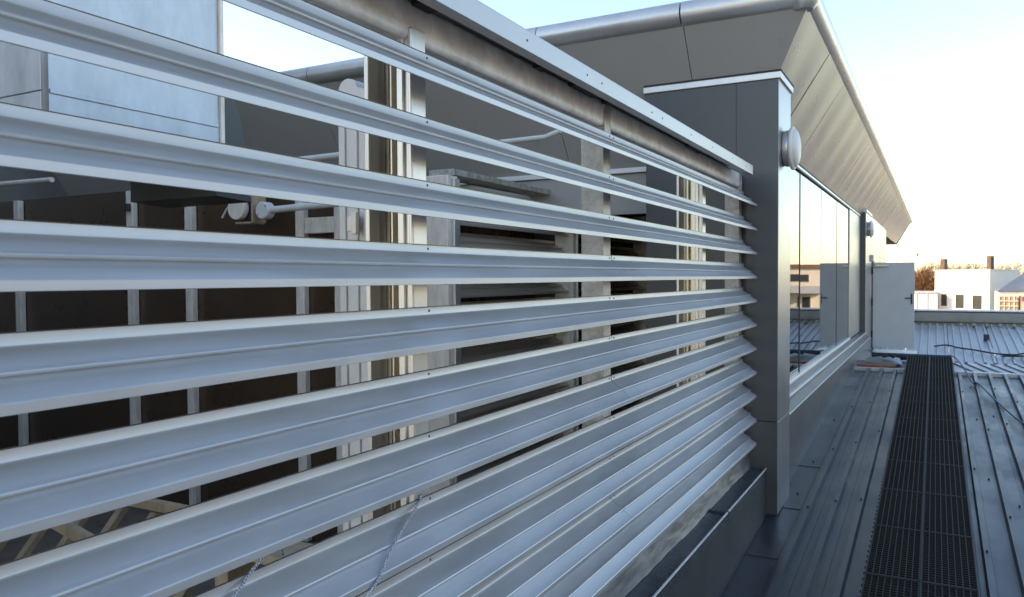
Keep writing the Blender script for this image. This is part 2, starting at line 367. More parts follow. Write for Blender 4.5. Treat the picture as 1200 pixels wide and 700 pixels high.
fx = [-12.0, -10.1, -7.6, -5.1, -2.75, -1.60, None]
for i in range(len(fx)-1):
    x0 = fx[i]; x1 = fx[i+1]
    top0, top1 = x0+.003, (x1-.003 if x1 is not None else XE)
    bot1 = x1-.003 if x1 is not None else XIF
    obj('soffit_panel', quadslab([(top0, YF, ZE), (x0+.003, YIF, ZIF), (bot1, YIF, ZIF), (top1, YF, ZE)], .01), 'soffit', bld)
obj('front_trim', boxes([(-12, -1.97, YIF-.03, YIF+.03, ZIF-.045, ZIF-.003)], .004), 'trim', bld)
obj('front_band', box(-12, -1.97, YIF, YIF+.05, .52, ZIF-.05), 'soffit', bld)
obj('front_wall', box(-12, -3.1, 6.7, 6.8, -2.6, .60), 'dark_panel', bld)
obj('bay_back_wall', box(-5.2, -1.95, 9.0, 9.1, -2.6, .9), 'dark_panel', bld)
obj('bay_ceiling', box(-12, -1.94, 6.26, 9.1, .86, .95), 'dark_panel', bld)
# eave tube
PR = .092; px_, pz_ = XE-.035, ZE+.072; py_ = YF+.035
segx = [-12, -7.6, -5.1, -2.75, -1.61]
for i in range(4): obj('eave_pipe', tube([(segx[i]+.004, py_, pz_), (segx[i+1]-.004, py_, pz_)], PR, 28), 'pipe', bld)
obj('eave_pipe', tube([(-1.602, py_, pz_), (px_+.02, py_, pz_)], PR, 28), 'pipe', bld)
segy = [py_+.0, 8.0, 11.45, 14.9, 18.4, 22.0, 25.6, 30.5]
for i in range(7): obj('eave_pipe', tube([(px_, segy[i]+.004, pz_), (px_, segy[i+1]-.004, pz_)], PR, 28), 'pipe', bld)
obj('corner_joint', lathe([(.06, -.1), (PR+.003, -.06), (PR+.004, 0), (PR+.003, .06), (.06, .1)], 20, 'Z'), 'pipe', bld, (px_, py_, pz_))
for (x_, y_, ax) in [(-5.1, py_, 'X'), (-2.75, py_, 'X'), (px_, 8.0, 'Y'), (px_, 11.45, 'Y')]:
    obj('pipe_collar', lathe([(PR-.01, -.006), (PR-.0035, -.006), (PR-.0035, .006), (PR-.01, .006)], 28, ax), 'dark_steel', bld, (x_, y_, pz_))
obj('roof_deck', boxes([(-12, px_-.02, py_+.02, 30.4, pz_+.02, pz_+.07)]), 'roof', bld)
obj('eave_end', me('end', [(XE, 30.4, ZE), (XI, 31.2, ZI), (-3, 31.2, ZI), (-3, 30.4, ZE)], [(0, 1, 2, 3)]), 'soffit', bld)

# wall lamps
def lamp(loc, label):
    L = thing('wall_light', label, 'wall light', loc, 'round wall lights on the glazed wall')
    base = lathe([(.10, 0), (.128, .004), (.132, .02), (.132, .042), (.12, .05)], 40)
    rim = lathe([(.12, .043), (.148, .046), (.158, .055), (.158, .066), (.150, .074), (.143, .075)], 40)
    dome = lathe([(.1435, .070), (.138, .082), (.118, .096), (.088, .106), (.05, .112), (.012, .114)], 40)
    for nm, d, mm in (('mounting_base', base, 'pipe'), ('rim', rim, 'white_plastic'), ('lens', dome, 'white_plastic')):
        o = obj(nm, d, mm, L); o.matrix_parent_inverse = Matrix.Identity(4)
    return L
lamp((XC, 6.07, .935), 'round white wall light on the corner fin beside the louvres')
lamp((XP, 16.0, .86), 'smaller looking round wall light on the far pier above the door')
sb = tag(obj('sensor_box', boxes([(XP, XP+.06, 16.72, 16.86, .27, .40)], .01), 'white_plastic'), 'small white sensor box above the door hinge', 'sensor')

# ------------------------------------------------------------------ parapet under the screen
par = thing('parapet_wall', 'low dark metal clad parapet under the louvre screen', 'parapet', (-1.1, 2.5, -2))
n = 24
V = []
for y in (-1.0, 5.82):
    V += [(-1.062, y, rz(y)-.02), (-1.062, y, -1.40), (-1.30, y, -1.40), (-1.30, y, rz(y)-.02)]
obj('face_sheet', me('par', V, [(0, 1, 5, 4), (1, 2, 6, 5), (2, 3, 7, 6), (3, 0, 4, 7), (0, 3, 2, 1), (4, 5, 6, 7)]), 'parapet', par)
for (y0, y1) in [(-1.0, 1.55), (1.556, 4.62), (4.626, 5.815)]:
    obj('coping_tray', prism([(-1.056, -1.43), (-1.056, -1.388), (-1.064, -1.386), (-1.066, -1.396), (-1.19, -1.386), (-1.19, -1.396), (-1.0595, -1.402), (-1.0595, -1.43)], y0, y1), 'trough', par)
    obj('coping_edge', boxes([(-1.066, -1.0545, y0, y1, -1.3855, -1.380)], .002), 'trim', par)
for y in (1.553, 4.623): obj('tray_lap', boxes([(-1.19, -1.0535, y-.012, y+.012, -1.3955, -1.378)], .003), 'trough', par)
NY, NX = 260, 7; V = []; Fc = []
for a in range(NY+1):
    y = -1 + 6.81*a/NY
    j = .005*math.sin(y*3.3)+.004*math.sin(y*9.1+1)+.002*math.sin(y*31)+random.uniform(-.0015, .0015)
    for c in range(NX+1):
        t = c/NX
        X = -1.166 + j*.6*(1-t) - .035*t; Z = -1.383 + .125*t
        wr = .0007*math.sin(y*5+c*1.1)+.0004*math.sin(y*19+c*1.7)+random.uniform(-.0003, .0003)
        V.append((X+wr, y, Z+wr*.4))
for a in range(NY):
    for c in range(NX): Fc.append((a*(NX+1)+c, a*(NX+1)+c+1, (a+1)*(NX+1)+c+1, (a+1)*(NX+1)+c))
obj('crinkled_flashing', me('fl', V, Fc, True), 'crinkle', par)

# ------------------------------------------------------------------ louvre screen
XL, PITCHZ, ZB4, NB = -1.125, .1715, -.017, 11
scr = thing('louvre_screen', 'long silver aluminium louvre screen with wide sloping blades', 'louvre screen', (-1.2, 2.7, -1.4))
outer = [(0, 0), (.0006, .0008), (.0006, .0155), (-.0012, .0178), (-.006, .0198), (-.020, .0272), (-.034, .0365), (-.043, .0435), (-.0475, .0475),
         (-.0462, .0490), (-.0425, .0490), (-.0400, .0505), (-.0395, .0528), (-.0410, .0552), (-.0450, .0566), (-.0500, .0570), (-.058, .0602), (-.072, .0685), (-.084, .0768), (-.0915, .0830), (-.0952, .0866),
         (-.0960, .0885), (-.0960, .1062), (-.0966, .107)]
inner = [(-.0992, .107), (-.0992, .0870), (-.094, .0805), (-.075, .0665), (-.050, .0520), (-.035, .0330), (-.018, .0220), (-.0028, .0145), (-.0024, 0)]
prof = outer + inner
screw = lathe([(.0034, 0), (.0034, .0012), (.002, .002), (.0005, .0021)], 10)
blades = []
BLM = [prism([(a, c) for a, c in prof], y0, y1, 'Y', False, 18) for (y0, y1) in ((-.6, 3.1695), (3.171, 5.795))]
for d in BLM:
    for v in d.vertices: v.co.z += .0007*math.sin(v.co.y*2.1+.4); v.co.x += .0006*math.sin(v.co.y*3.3+1.2)
    by_angle(d, 24)
GSK = [box(-.0990, -.0956, y0, y1, .1072, .1088) for (y0, y1) in ((-.6, 3.169), (3.1715, 5.795))]
for k in range(NB):
    zb = ZB4 + PITCHZ*(3-k)
    dx, dz = random.uniform(-.0008, .0008), random.uniform(-.0012, .0012)
    for half, ys in ((0, ((1.785, .097), (3.145, .097))), (1, ((3.195, .096), (5.755, .097)))):
        o = obj('blade', BLM[half], 'blade', scr, (XL+dx+half*random.uniform(-.0006, .0006), 0, zb+dz))
        o.rotation_euler = (math.radians(random.uniform(-.010, .010)), math.radians(random.uniform(-.8, .8)), 0)
        obj('edge_strip', GSK[half], 'brown', o)
        for (y, zo) in ys: obj('screw', screw, 'dark_steel', o, (-.0958, y, zo))
# galvanised beam with rounded corners
def rrect(x0, x1, z0, z1, r, n=5):
    P = []
    for (cx, cz, a0) in ((x1-r, z1-r, 0), (x0+r, z1-r, 90), (x0+r, z0+r, 180), (x1-r, z0+r, 270)):
        for i in range(n+1):
            a = math.radians(a0+90*i/n); P.append((cx+r*math.cos(a), cz+r*math.sin(a)))
    return P
obj('top_beam', prism(rrect(-1.345, -1.235, .635, .742, .018), -.8, 5.80, 'Y', True), 'beam', scr)
cf = obj('cap_flashing', prism([(-1.100, .692), (-1.100, .752), (-1.103, .756), (-1.42, .766), (-1.42, .762), (-1.105, .750), (-1.1035, .698), (-1.150, .700), (-1.150, .697), (-1.102, .6915)], -.8, 5.52), 'cap', scr)
for y in (1.62, 2.15, 2.62, 2.76, 3.35, 3.50, 3.98, 4.42, 4.9, 5.3, 1.1, .6):
    obj('rivet', screw, 'dark_steel', cf, (-1.0995, y, .722))
for (y0, y1) in [(1.74, 1.82), (2.46, 2.52), (2.76, 2.98), (3.10, 3.14), (4.35, 4.62)]:
    obj('packer', box(-1.238, -1.165, y0, y1, .728, .745), 'black', scr)
# posts
for y in (.42, 3.11, 5.715):
    obj('post', prism([(-1.235-a, y+.082*0+b) for a, b in ((0, 0), (0, .082), (.10, .082), (.10, 0))], -1.42, .634, 'Z'), 'galv', scr)
    obj('beam_strap', boxes([(-1.2345, -1.2305, y+.006, y+.076, .60, .735)]), 'galv', scr)
# aluminium mullions (paired extrusions)
for (y, top) in ((1.727, .668), (4.70, .60)):
    obj('mullion', boxes([(-1.268, -1.228, y, y+.065, -1.42, top)], .003), 'alu', scr)
    obj('mullion_flange', boxes([(-1.272, -1.252, y-.010, y-.0005, -1.42, top-.004), (-1.2375, -1.2285, y-.006, y-.0005, -1.42, top-.004)], .002), 'alu', scr)
    obj('channel', boxes([(-1.384, -1.2725, y+.075, y+.085, -1.42, top+.06), (-1.335, -1.329, y+.045, y+.0745, -1.42, top+.06), (-1.2785, -1.2725, y+.01, y+.0745, -1.42, top+.06), (-1.358, -1.352, y+.06, y+.0745, -1.42, top+.06)], .001), 'channel', scr)
    obj('channel_flange', boxes([(-1.390, -1.3745, y, y+.074, -1.42, top+.06)], .002), 'alu', scr)

# ropes hanging over the blades
ropeA = [(-1.32, 1.84, -.66), (-1.262, 1.80, -.605), (-1.224, 1.745, -.590), (-1.214, 1.72, -.603), (-1.160, 1.545, -.646), (-1.119, 1.425, -.690), (-1.1175, 1.375, -.72), (-1.118, 1.31, -.80), (-1.117, 1.25, -.92), (-1.117, 1.22, -1.08), (-1.118, 1.21, -1.30)]
tag(obj('rope', tube(smooth_path(ropeA), .0032, 8), 'rope'), 'blue flecked white rope hanging across the lower blades', 'rope')
ropeB = [(-1.33, 1.34, -.66), (-1.262, 1.26, -.575), (-1.226, 1.165, -.587), (-1.214, 1.12, -.603), (-1.160, .985, -.646), (-1.119, .885, -.690), (-1.1175, .845, -.73), (-1.118, .81, -.84), (-1.117, .79, -1.0), (-1.118, .785, -1.30)]
tag(obj('rope', tube(smooth_path(ropeB), .0032, 8), 'rope'), 'shorter flecked rope end at the bottom left of the blades', 'rope')

# ------------------------------------------------------------------ plant bay behind the screen
struct('plant_deck', boxes([(-14, -1.31, -4.0, 9, -2.2, -2.05)]), 'deck')
bw = thing('panelled_wall', 'dark brown panelled wall behind the louvres with pale studs', 'wall', (-6, 4.65, -2))
studs = [-9.6, -8.05, -6.32, -5.56, -4.31, -3.925]
for i in range(len(studs)-1):
    obj('panel', box(studs[i]+.003, studs[i+1]-.003, 4.62, 4.65, -2.04, .80), 'brown', bw)
obj('panel', box(-12, -9.606, 4.62, 4.65, -2.04, .80), 'brown', bw)
for s in studs: obj('stud', boxes([(s-.042, s+.042, 4.56, 4.615, -2.04, .79)], .004), 'stud', bw)
obj('rail', boxes([(-4.26, -3.97, 4.56, 4.60, .345, .465)], .004), 'stud', bw)
for (s, z) in ((-6.30, .64), (-5.62, .66), (-4.37, -1.36)): obj('clip', boxes([(s-.05, s+.02, 4.52, 4.55, z-.035, z+.035)], .008), 'dark_steel', bw)
# inner louvre wall
lw = thing('inner_louvre_wall', 'inner louvre wall with blades tinted as if sunlit behind the screen', 'louvre wall', (-3, 6.5, -2))
bi = prism([(a*1.5, c*1.25) for a, c in prof], 4.66, 8.8)
for k in range(15): obj('blade', bi, 'sun_tinted_louvre', lw, (-2.96, 0, .545-k*.172))
obj('head_frame', boxes([(-3.16, -2.95, 4.64, 8.8, .715, .76)], .004), 'galv', lw)
for (y0, y1) in ((4.50, 4.63), (6.60, 6.68), (8.72, 8.82)):
    obj('post', boxes([(-3.10, -2.915, y0, y1, -2.04, .70)], .005), 'stud', lw)
    obj('post', boxes([(-2.914, -2.89, y0+.05, y1-.01, -2.04, .68)], .003), 'alu', lw)
obj('backing', box(-3.4, -3.36, 4.7, 8.8, -2.04, .7), 'brown', lw)
# duct
du = thing('air_duct', 'large galvanised air duct with folded seams at upper left', 'duct', (-3.3, 2, .4))
XD = -2.60
for (z0, z1) in ((.50, .628), (.632, 1.62), (1.624, 2.6)):
    obj('duct_panel', boxes([(XD-.012, XD, 1.585, 2.295, z0, z1)], .002), 'duct', du)
    obj('duct_panel', boxes([(-3.25, XD-.014, 1.57, 1.584, z0, z1)], .002), 'duct', du)
obj('corner_seam', tube([(XD-.004, 1.578, .50), (XD-.004, 1.578, 2.6)], .011, 8), 'duct', du)
obj('seam', boxes([(XD-.006, XD+.006, 1.59, 2.29, .622, .638)], .002), 'duct', du)
obj('end_flange', boxes([(XD-.03, XD+.012, 2.297, 2.315, .49, 2.6)], .002), 'stud', du)
obj('duct_body', box(-3.24, XD-.014, 1.586, 2.3, .505, 2.59), 'dark_panel', du)
P = [(2.318, .35)] + [(2.325+.19*math.cos(a), .20+.66*math.sin(a)) for a in [math.radians(d) for d in range(12, 91, 6)]]
obj('duct_elbow', prism(P, -3.2, XD-.05, 'X'), 'parapet', du)
for (z0, z1) in ((.5, .6), (.9, 1.0)): pass
# duct hangers down to the deck
for (x_, y_) in ((-3.15, 1.65),): obj('duct_leg', boxes([(x_-.02, x_+.02, y_-.02, y_+.02, -2.05, .498)]), 'galv', du)
# white cable trunking with rounded top
tr = thing('cable_trunking', 'tall white plastic cable trunking with rounded top behind the blades', 'trunking', (-1.65, 2, -2))
P = [(-1.715, -2.04), (-1.715, .60)] + [(-1.675+.04*math.cos(math.radians(a)), .60+.045*math.sin(math.radians(a))) for a in range(170, 0, -17)] + [(-1.60, .602), (-1.578, .59), (-1.578, -2.04)]
obj('cover', prism(P, 2.0, 2.14, 'Y'), 'white_plastic', tr)
for x_ in (-1.690, -1.640, -1.605): obj('rib', boxes([(x_-.006, x_+.006, 1.992, 1.9995, -2.04, .585)], .002), 'white_plastic', tr)
obj('clamp', boxes([(-1.665, -1.625, 1.975, 1.991, .15, .20), (-1.635, -1.615, 1.96, 1.975, .14, .21)], .003), 'stud', tr)
obj('back_channel', boxes([(-1.575, -1.560, 2.02, 2.06, -2.04, .82), (-1.56, -1.552, 2.0, 2.09, -2.04, .82)], .002), 'stud', tr)

# conduits and fittings on the brown wall
c1 = thing('conduit', 'white conduit ending in a round junction box before the brown wall', 'conduit', (-4.2, 4.4, .5))
jb = obj('junction_box', lathe([(.0, 0), (.060, 0), (.066, .006), (.066, .075), (.055, .085), (.0, .085)], 28, 'Y'), 'white_plastic', c1, (-4.50, 4.36, .521))
obj('screw', lathe([(.005, -.003), (.005, .001)], 8, 'Y'), 'dark_steel', jb, (.04, 0, .03)); obj('screw', lathe([(.005, -.003), (.005, .001)], 8, 'Y'), 'dark_steel', jb, (-.035, 0, -.03))
obj('tube', tube([(-4.44, 4.4, .523), (-3.6, 4.4, .547)], .026, 12), 'white_plastic', c1)
tag(obj('conduit', tube([(-4.30, 4.40, .880), (-3.55, 4.40, .886)], .022, 12), 'white_plastic'), 'plain white conduit just under the dark eave', 'conduit')
tag(obj('conduit', tube([(-2.85, 5.0, .98), (-2.42, 5.0, .985), (-2.30, 5.0, 1.02)], .018, 12), 'white_plastic'), 'short white conduit stub in front of the grey soffit', 'conduit')
tag(obj('conduit', tube([(-9.0, 4.38, .945), (-7.15, 4.38, .922)], .024, 12), 'stud'), 'grey metal conduit at far left above the brown wall', 'conduit')
gg = thing('dial_gauge', 'round dial gauge on a square metal bracket before the brown wall', 'gauge', (-4.73, 4.4, .5))
obj('dial', lathe([(.0, .0), (.078, .0), (.082, .006), (.082, .05), (.06, .055), (.0, .055)], 32, 'Y'), 'dial', gg, (-4.735, 4.33, .545))
obj('bezel', lathe([(.079, -.004), (.086, -.004), (.086, .03), (.079, .03)], 32, 'Y'), 'stud', gg, (-4.735, 4.33, .545))
obj('housing', boxes([(-4.72, -4.615, 4.39, 4.50, .45, .64)], .006), 'dark_steel', gg)
obj('bracket', boxes([(-4.608, -4.594, 4.36, 4.50, .435, .66), (-4.78, -4.61, 4.36, 4.50, .425, .44)], .002), 'timber', gg)
obj('wire', tube(smooth_path([(-4.80, 4.37, .58), (-4.85, 4.36, .56), (-4.89, 4.36, .52), (-4.92, 4.36, .48)]), .008, 8), 'white_plastic', gg)
# pale battens leaning at the foot of the bay
rack = thing('batten_rack', 'rack of pale leaning battens on the bay floor at lower left', 'timber rack', (-4.8, 3, -2.05))
for i in range(9):
    x0 = -6.3 + i*.30
    obj('batten', quadslab([(x0, 2.85, -2.03), (x0+.055, 2.85, -2.03), (x0+.34, 3.15, -1.42), (x0+.285, 3.15, -1.42)], .04), 'timber', rack)
obj('batten', boxes([(-6.2, -3.45, 3.12, 3.17, -1.40, -1.34)], .004), 'timber', rack)
obj('batten', quadslab([(-4.5, 2.7, -1.36), (-4.5, 2.7, -1.43), (-3.7, 2.9, -1.78), (-3.7, 2.9, -1.70)], .05), 'timber', rack)
obj('batten', quadslab([(-3.75, 2.7, -2.02), (-3.69, 2.7, -2.02), (-3.40, 2.9, -1.45), (-3.46, 2.9, -1.45)], .05), 'timber', rack)
tag(obj('floor_plank', boxes([(-2.75, -2.15, 2.3, 2.5, -1.16, -1.12)], .004), 'timber'), 'pale plank end seen through the lowest blade gaps', 'plank')
tag(obj('floor_trestle', boxes([(-2.7, -2.62, 2.32, 2.48, -2.049, -1.161), (-2.28, -2.2, 2.32, 2.48, -2.049, -1.161), (-2.62, -2.28, 2.38, 2.42, -1.7, -1.62)], .004), 'timber'), 'pale trestle carrying the plank behind the lowest blades', 'trestle')
ah = thing('bay_shade_box', 'unseen dark box added to shade the left of the bay', 'shade box', (-6.5, -1, -2.05))  # box out of view, added to keep light off the left soffit
obj('casing', boxes([(-9.0, -4.6, -2.5, .7, -1.9, 2.3)], .02), 'dark_panel', ah)
obj('base_frame', boxes([(-9.0, -4.65, -2.45, .65, -2.049, -1.901)]), 'dark_steel', ah)
for k in range(4): obj('box_panel', boxes([(-4.599, -4.57, -2.4+k*.78, -1.68+k*.78, -1.6, 2.0)], .01), 'parapet', ah)
obj('box_lid', boxes([(-9.0, -4.6, -2.5, .7, 2.302, 2.45)], .02), 'dark_panel', ah)
# unseen block added, left and behind the camera: it shades the bay and the screen
pr = thing('shade_block', 'unseen grey block added left of the screen to cast shade', 'building', (-15, -5, -2.05))
obj('wall', box(-22, -9.6, -3.2, 7.4, -2.6, 7.2), 'grey_panel', pr)
obj('capping', boxes([(-22.1, -9.5, -3.3, 7.5, 7.202, 7.28)], .01), 'trim', pr)

# ------------------------------------------------------------------ steel grating walkway
wk = thing('walkway', 'dark steel grating walkway running along the metal roof', 'walkway', (-.06, 6, -2))
pl_, ph = .80, .05
L = []
for c in range(9): L.append((.004+c*.0337, .009+c*.0337, .004, pl_-.008, .0, .030))
for r in range(24): L.append((.004, .276, .012+r*.0335, .0155+r*.0335, .018, .029))
gd = boxes(L, 0, 'grating')
fd = boxes([(0, .281, 0, .006, -.005, .034), (0, .281, pl_-.010, pl_-.004, -.005, .034), (0, .004, 0, pl_-.004, -.005, .034), (.277, .281, 0, pl_-.004, -.005, .034)])
tilt = math.atan(SL)
for i in range(18):
    y = -1.48 + i*pl_
    for xo in (-.345, -.060):
        o = obj('grating_panel', gd, 'grate', wk, (xo, y, rz(y)+ph)); o.rotation_euler = (tilt, 0, 0)
        o2 = obj('edge_frame', fd, 'grate_frame', o)
for xo in (-.338, -.062, .218):
    obj('bearer', roof_prism([(xo-.012, .0), (xo+.012, .0), (xo+.012, ph-.006), (xo-.012, ph-.006)], -1.5, 12.9), 'dark_steel', wk)
V = []; Fc = []
L = []
y = -1.4
d_ = []
while y < 12.85:
    z = rz(y); L.append((-.3555, -.349, y, y+.045, z+.004, z+.062)); y += .085
obj('toothed_edge', boxes(L), 'roof', wk)['kind'] = 'stuff'
obj('edge_strip', roof_prism([(-.358, .001), (-.350, .001), (-.350, .014), (-.358, .014)], -1.5, 12.9), 'roof', wk)
obj('end_plate', boxes([(-.35, .235, 12.9, 12.94, rz(12.9), rz(12.9)+.07)], .004), 'trim', wk)

# ------------------------------------------------------------------ cables, pipes and scrap at the end of the walkway
tag(obj('cable', tube(smooth_path([(-1.08, 16.9, -1.42), (-.95, 14.2, -1.25), (-.80, 13.4, -1.20), (-.55, 13.02, -1.19), (.1, 13.0, -1.17), (.24, 12.9, -1.17), (.33, 12.2, -1.22), (.42, 11.3, rz(11.3)+.03), (.47, 11.1, rz(11.1)+.064), (.59, 10.2, rz(10.2)+.064), (.68, 9.6, rz(9.6)+.062), (.78, 9.06, rz(9.06)+.064), (1.1, 7.9, rz(7.9)+.064), (1.6, 7.0, rz(7)+.064)], 8), .009, 8), 'blue_cable'), 'blue cable crossing the roof ribs to the right', 'cable')
tag(obj('pipe', tube([(-.85, 13.25, -1.215), (.22, 13.2, -1.215)], .036, 12), 'dark_steel'), 'upper of two dark pipes lying across the walkway end', 'pipe')
tag(obj('pipe', tube([(-.80, 13.05, -1.235), (-.36, 13.02, -1.23)], .030, 12), 'black'), 'lower and shorter dark pipe by the walkway end', 'pipe')
tag(obj('plank', boxes([(-.98, -.48, 12.30, 12.42, rz(12.3)+.0, rz(12.3)+.035)], .004), 'orange'), 'rust orange plank lying on the roof edge by the wall', 'plank')
tag(obj('scrap_sheet', me('scrap', [(-.92, 12.5, rz(12.5)+.03), (-.40, 12.45, rz(12.5)+.02), (-.45, 12.85, rz(12.9)+.05), (-.62, 12.8, rz(12.9)+.08), (-.88, 12.88, rz(12.9)+.04), (-.7, 12.65, rz(12.7)+.07)], [(0, 1, 5), (1, 2, 3, 5), (3, 4, 5), (4, 0, 5)]), 'crinkle'), 'crumpled metal scrap behind the orange plank', 'scrap')
tag(obj('glove', tube(smooth_path([(-.66, 12.62, rz(12.6)+.10), (-.58, 12.66, rz(12.6)+.12), (-.52, 12.6, rz(12.6)+.10)]), .02, 8, rs=None), 'black'), 'small black rag on top of the metal scrap', 'rag')
def fr(y): return FZ0 + FS*(y-FY0)
def on_far(P, r, lab, mt_='black'):
    return tag(obj('cable', tube(smooth_path([(x_, y_, fr(y_)+.065) for x_, y_ in P], 8), r, 6), mt_), lab, 'cable')
on_far([(.0, 21.0), (.25, 21.2), (.5, 20.9), (.8, 20.7), (1.2, 20.35), (1.55, 20.3), (1.75, 20.5), (1.72, 20.2), (1.3, 20.1)], .018, 'tangled black cable on the corrugated roof')
on_far([(1.7, 20.4), (2.0, 20.9), (2.4, 21.2), (2.8, 21.0), (3.2, 20.8)], .009, 'thin dark cable arching over the corrugated roof')
tag(obj('roof_vent', boxes([(1.05, 1.17, 22.2, 22.32, fr(22.2)-.01, fr(22.2)+.17)], .02), 'dark_steel'), 'small dark vent stub on the corrugated roof', 'vent')
tag(obj('hose_end', tube(smooth_path([(3.0, 20.9, fr(20.9)+.08), (3.15, 20.7, fr(20.7)+.07), (3.4, 20.6, fr(20.6)+.07)]), .03, 8), 'black'), 'black hose end at the right edge of the corrugated roof', 'hose')

# ------------------------------------------------------------------ the town behind
def oriented(C, ux, uy):      # local (a along ux, b along uy, z) to world
    return lambda a, bb, z: (C[0]+ux[0]*a+uy[0]*bb, C[1]+ux[1]*a+uy[1]*bb, z)
def obox(fn, a0, a1, b0, b1, z0, z1):
    V = [fn(a, bb, z) for z in (z0, z1) for (a, bb) in ((a0, b0), (a1, b0), (a1, b1), (a0, b1))]
    return me('obox', V, BF)
th = math.radians(35); C0 = (6.29, 120.0); ul = (-math.cos(th), math.sin(th)); ur = (math.sin(th), math.cos(th))
fn = oriented(C0, ul, ur)
wb = thing('white_house', 'sunlit white flat roofed house with two dark chimneys', 'house', (6, 122, -12))
LL, RR = 7.7, 6.3
obj('wall', obox(fn, 0, LL, 0, RR, -12, .60), 'white_wall', wb)
obj('roof', obox(fn, -.12, LL+.12, -.12, RR+.12, .602, .72), 'white_wall', wb)
def lu(px):   # px on left face -> a
    k = {1103: .0062, 1110: .0121, 1120: .0203, 1130: .0286, 1140: .0366, 1151: .0456, 1099: .003, 1104: .0072, 1156: .0497, 1161: .0535}[px]
    # C0 + ul*a : X/Y = k
    return (C0[0]-k*C0[1])/(k*ul[1]-ul[0])
for (p0, p1, z0, z1) in ((1103, 1110, -4.25, -2.6), (1120, 1130, -4.5, -2.62), (1140, 1151, -4.55, -2.7)):
    a1, a0 = lu(p0), lu(p1)
    wd = obj('window', obox(fn, a0, a1, -.03, .1, z0, z1), 'far_window', wb)
    obj('frame', obox(fn, a0-.1, a0, -.08, .05, z0, z1), 'white_wall', wd); obj('frame', obox(fn, a1, a1+.1, -.08, .05, z0, z1), 'white_wall', wd)
    obj('sill', obox(fn, a0-.15, a1+.15, -.16, .05, z0-.12, z0), 'white_wall', wd)
for a in (2.6, 5.3): obj('pilaster', obox(fn, a-.1, a+.1, -.06, -.001, -12, -2.0), 'white_wall', wb)
obj('string_course', obox(fn, 0, LL, -.09, -.001, -2.2, -1.95), 'white_wall', wb)
obj('chimney', obox(fn, lu(1104), lu(1099), .4, 1.1, .72, 2.25), 'bark', wb)
obj('chimney', obox(fn, -.05+.05, .55, .2, .9, .72, 2.5), 'bark', wb)
# lower wing left, grey block right with lattice, slate roof
lw2 = thing('low_annex', 'low white annex left of the sunlit house', 'house', (-2, 124, -12))
obj('wall', box(-6, .3, 122, 128, -12, -2.45), 'white_wall', lw2); obj('roof', boxes([(-6.1, .25, 121.85, 128.1, -2.448, -2.25)]), 'grey_wall', lw2)
for x_ in (-2.3, -1.0): obj('pilaster', box(x_-.08, x_+.08, 121.9, 122, -12, -2.5), 'white_wall', lw2)
sh = thing('slate_house', 'house with blue slate roof right of the white house', 'house', (10, 113, -12))
obj('wall', box(6.75, 15, 112, 118, -12, -2.05), 'cream_wall', sh)
obj('roof', me('slate', [(6.6, 111.7, -2.0), (15.3, 111.7, -2.0), (15.3, 115, .2), (9.6, 115, .2), (6.6, 118.3, -2.0), (15.3, 118.3, -2.0)], [(0, 1, 2, 3), (5, 4, 3, 2), (4, 0, 3), (0, 4, 5, 1), (1, 5, 2)]), 'blue_slate', sh)
obj('lattice_screen', boxes([(6.8, 8.75, 111.8, 111.86, -5.2, -2.6)]), 'grid', sh)
for i in range(4): obj('lattice_bar', boxes([(6.85+i*.5, 6.92+i*.5, 111.72, 111.79, -5.2, -2.5)]), 'cream_wall', sh)
for i in range(4): obj('lattice_bar', boxes([(6.8, 8.8, 111.64, 111.71, -5.0+i*.6, -4.92+i*.6)]), 'cream_wall', sh)
obj('shutter', box(8.9, 9.02, 111.8, 111.99, -5.2, -2.5), 'black', sh)
obj('red_sign', box(9.25, 9.6, 111.9, 111.99, -3.2, -2.6), 'red', sh); obj('red_sign', box(9.3, 9.7, 111.9, 111.99, -4.9, -4.5), 'red', sh)
cb = thing('cream_block', 'cream building with brown roofline mirrored in the glazing', 'building', (14, 110, -12))
obj('wall', box(10.4, 22, 108, 118, -12, .95), 'cream_wall', cb); obj('roof', boxes([(10.3, 22.2, 107.8, 118.2, .952, 1.5)]), 'brown_roof', cb)
for (x0, x1, z0, z1) in ((12.2, 13.9, -.7, .2), (12.0, 12.9, -4.6, -2.7), (14.2, 14.9, -5, -2.2), (16, 17.2, -.7, .2)):
    wd = obj('window', box(x0, x1, 107.9, 107.99, z0, z1), 'far_window', cb); obj('frame', box(x0-.1, x0, 107.86, 107.98, z0, z1), 'white_wall', wd)
obj('canopy', box(10.5, 15.2, 105.5, 107.9, -2.2, -1.3), 'grey_wall', cb)
obj('annex', box(13.9, 15.1, 106.2, 107.88, -12, -.9), 'brown', cb)

bk = thing('brick_light_blocker', 'unseen long brick block added at right to shape the light', 'building', (36, 10, -12))  # block out of view, added to dim the side eave and warm the blades
obj('wall', box(30, 46, -28, 46, -12, 4.6), 'brick', bk)
obj('coping', boxes([(29.8, 46.2, -28.2, 46.2, 4.602, 4.8)], .02), 'grey_wall', bk)
for r in range(4):
    for c in range(14):
        wd = obj('window', box(29.94, 30.02, -26+c*5.1, -24.2+c*5.1, -9+r*4.0, -7.1+r*4.0), 'far_window', bk)
        obj('sill', box(29.86, 29.99, -26.1+c*5.1, -24.1+c*5.1, -9.12+r*4.0, -9.002+r*4.0), 'grey_wall', wd)
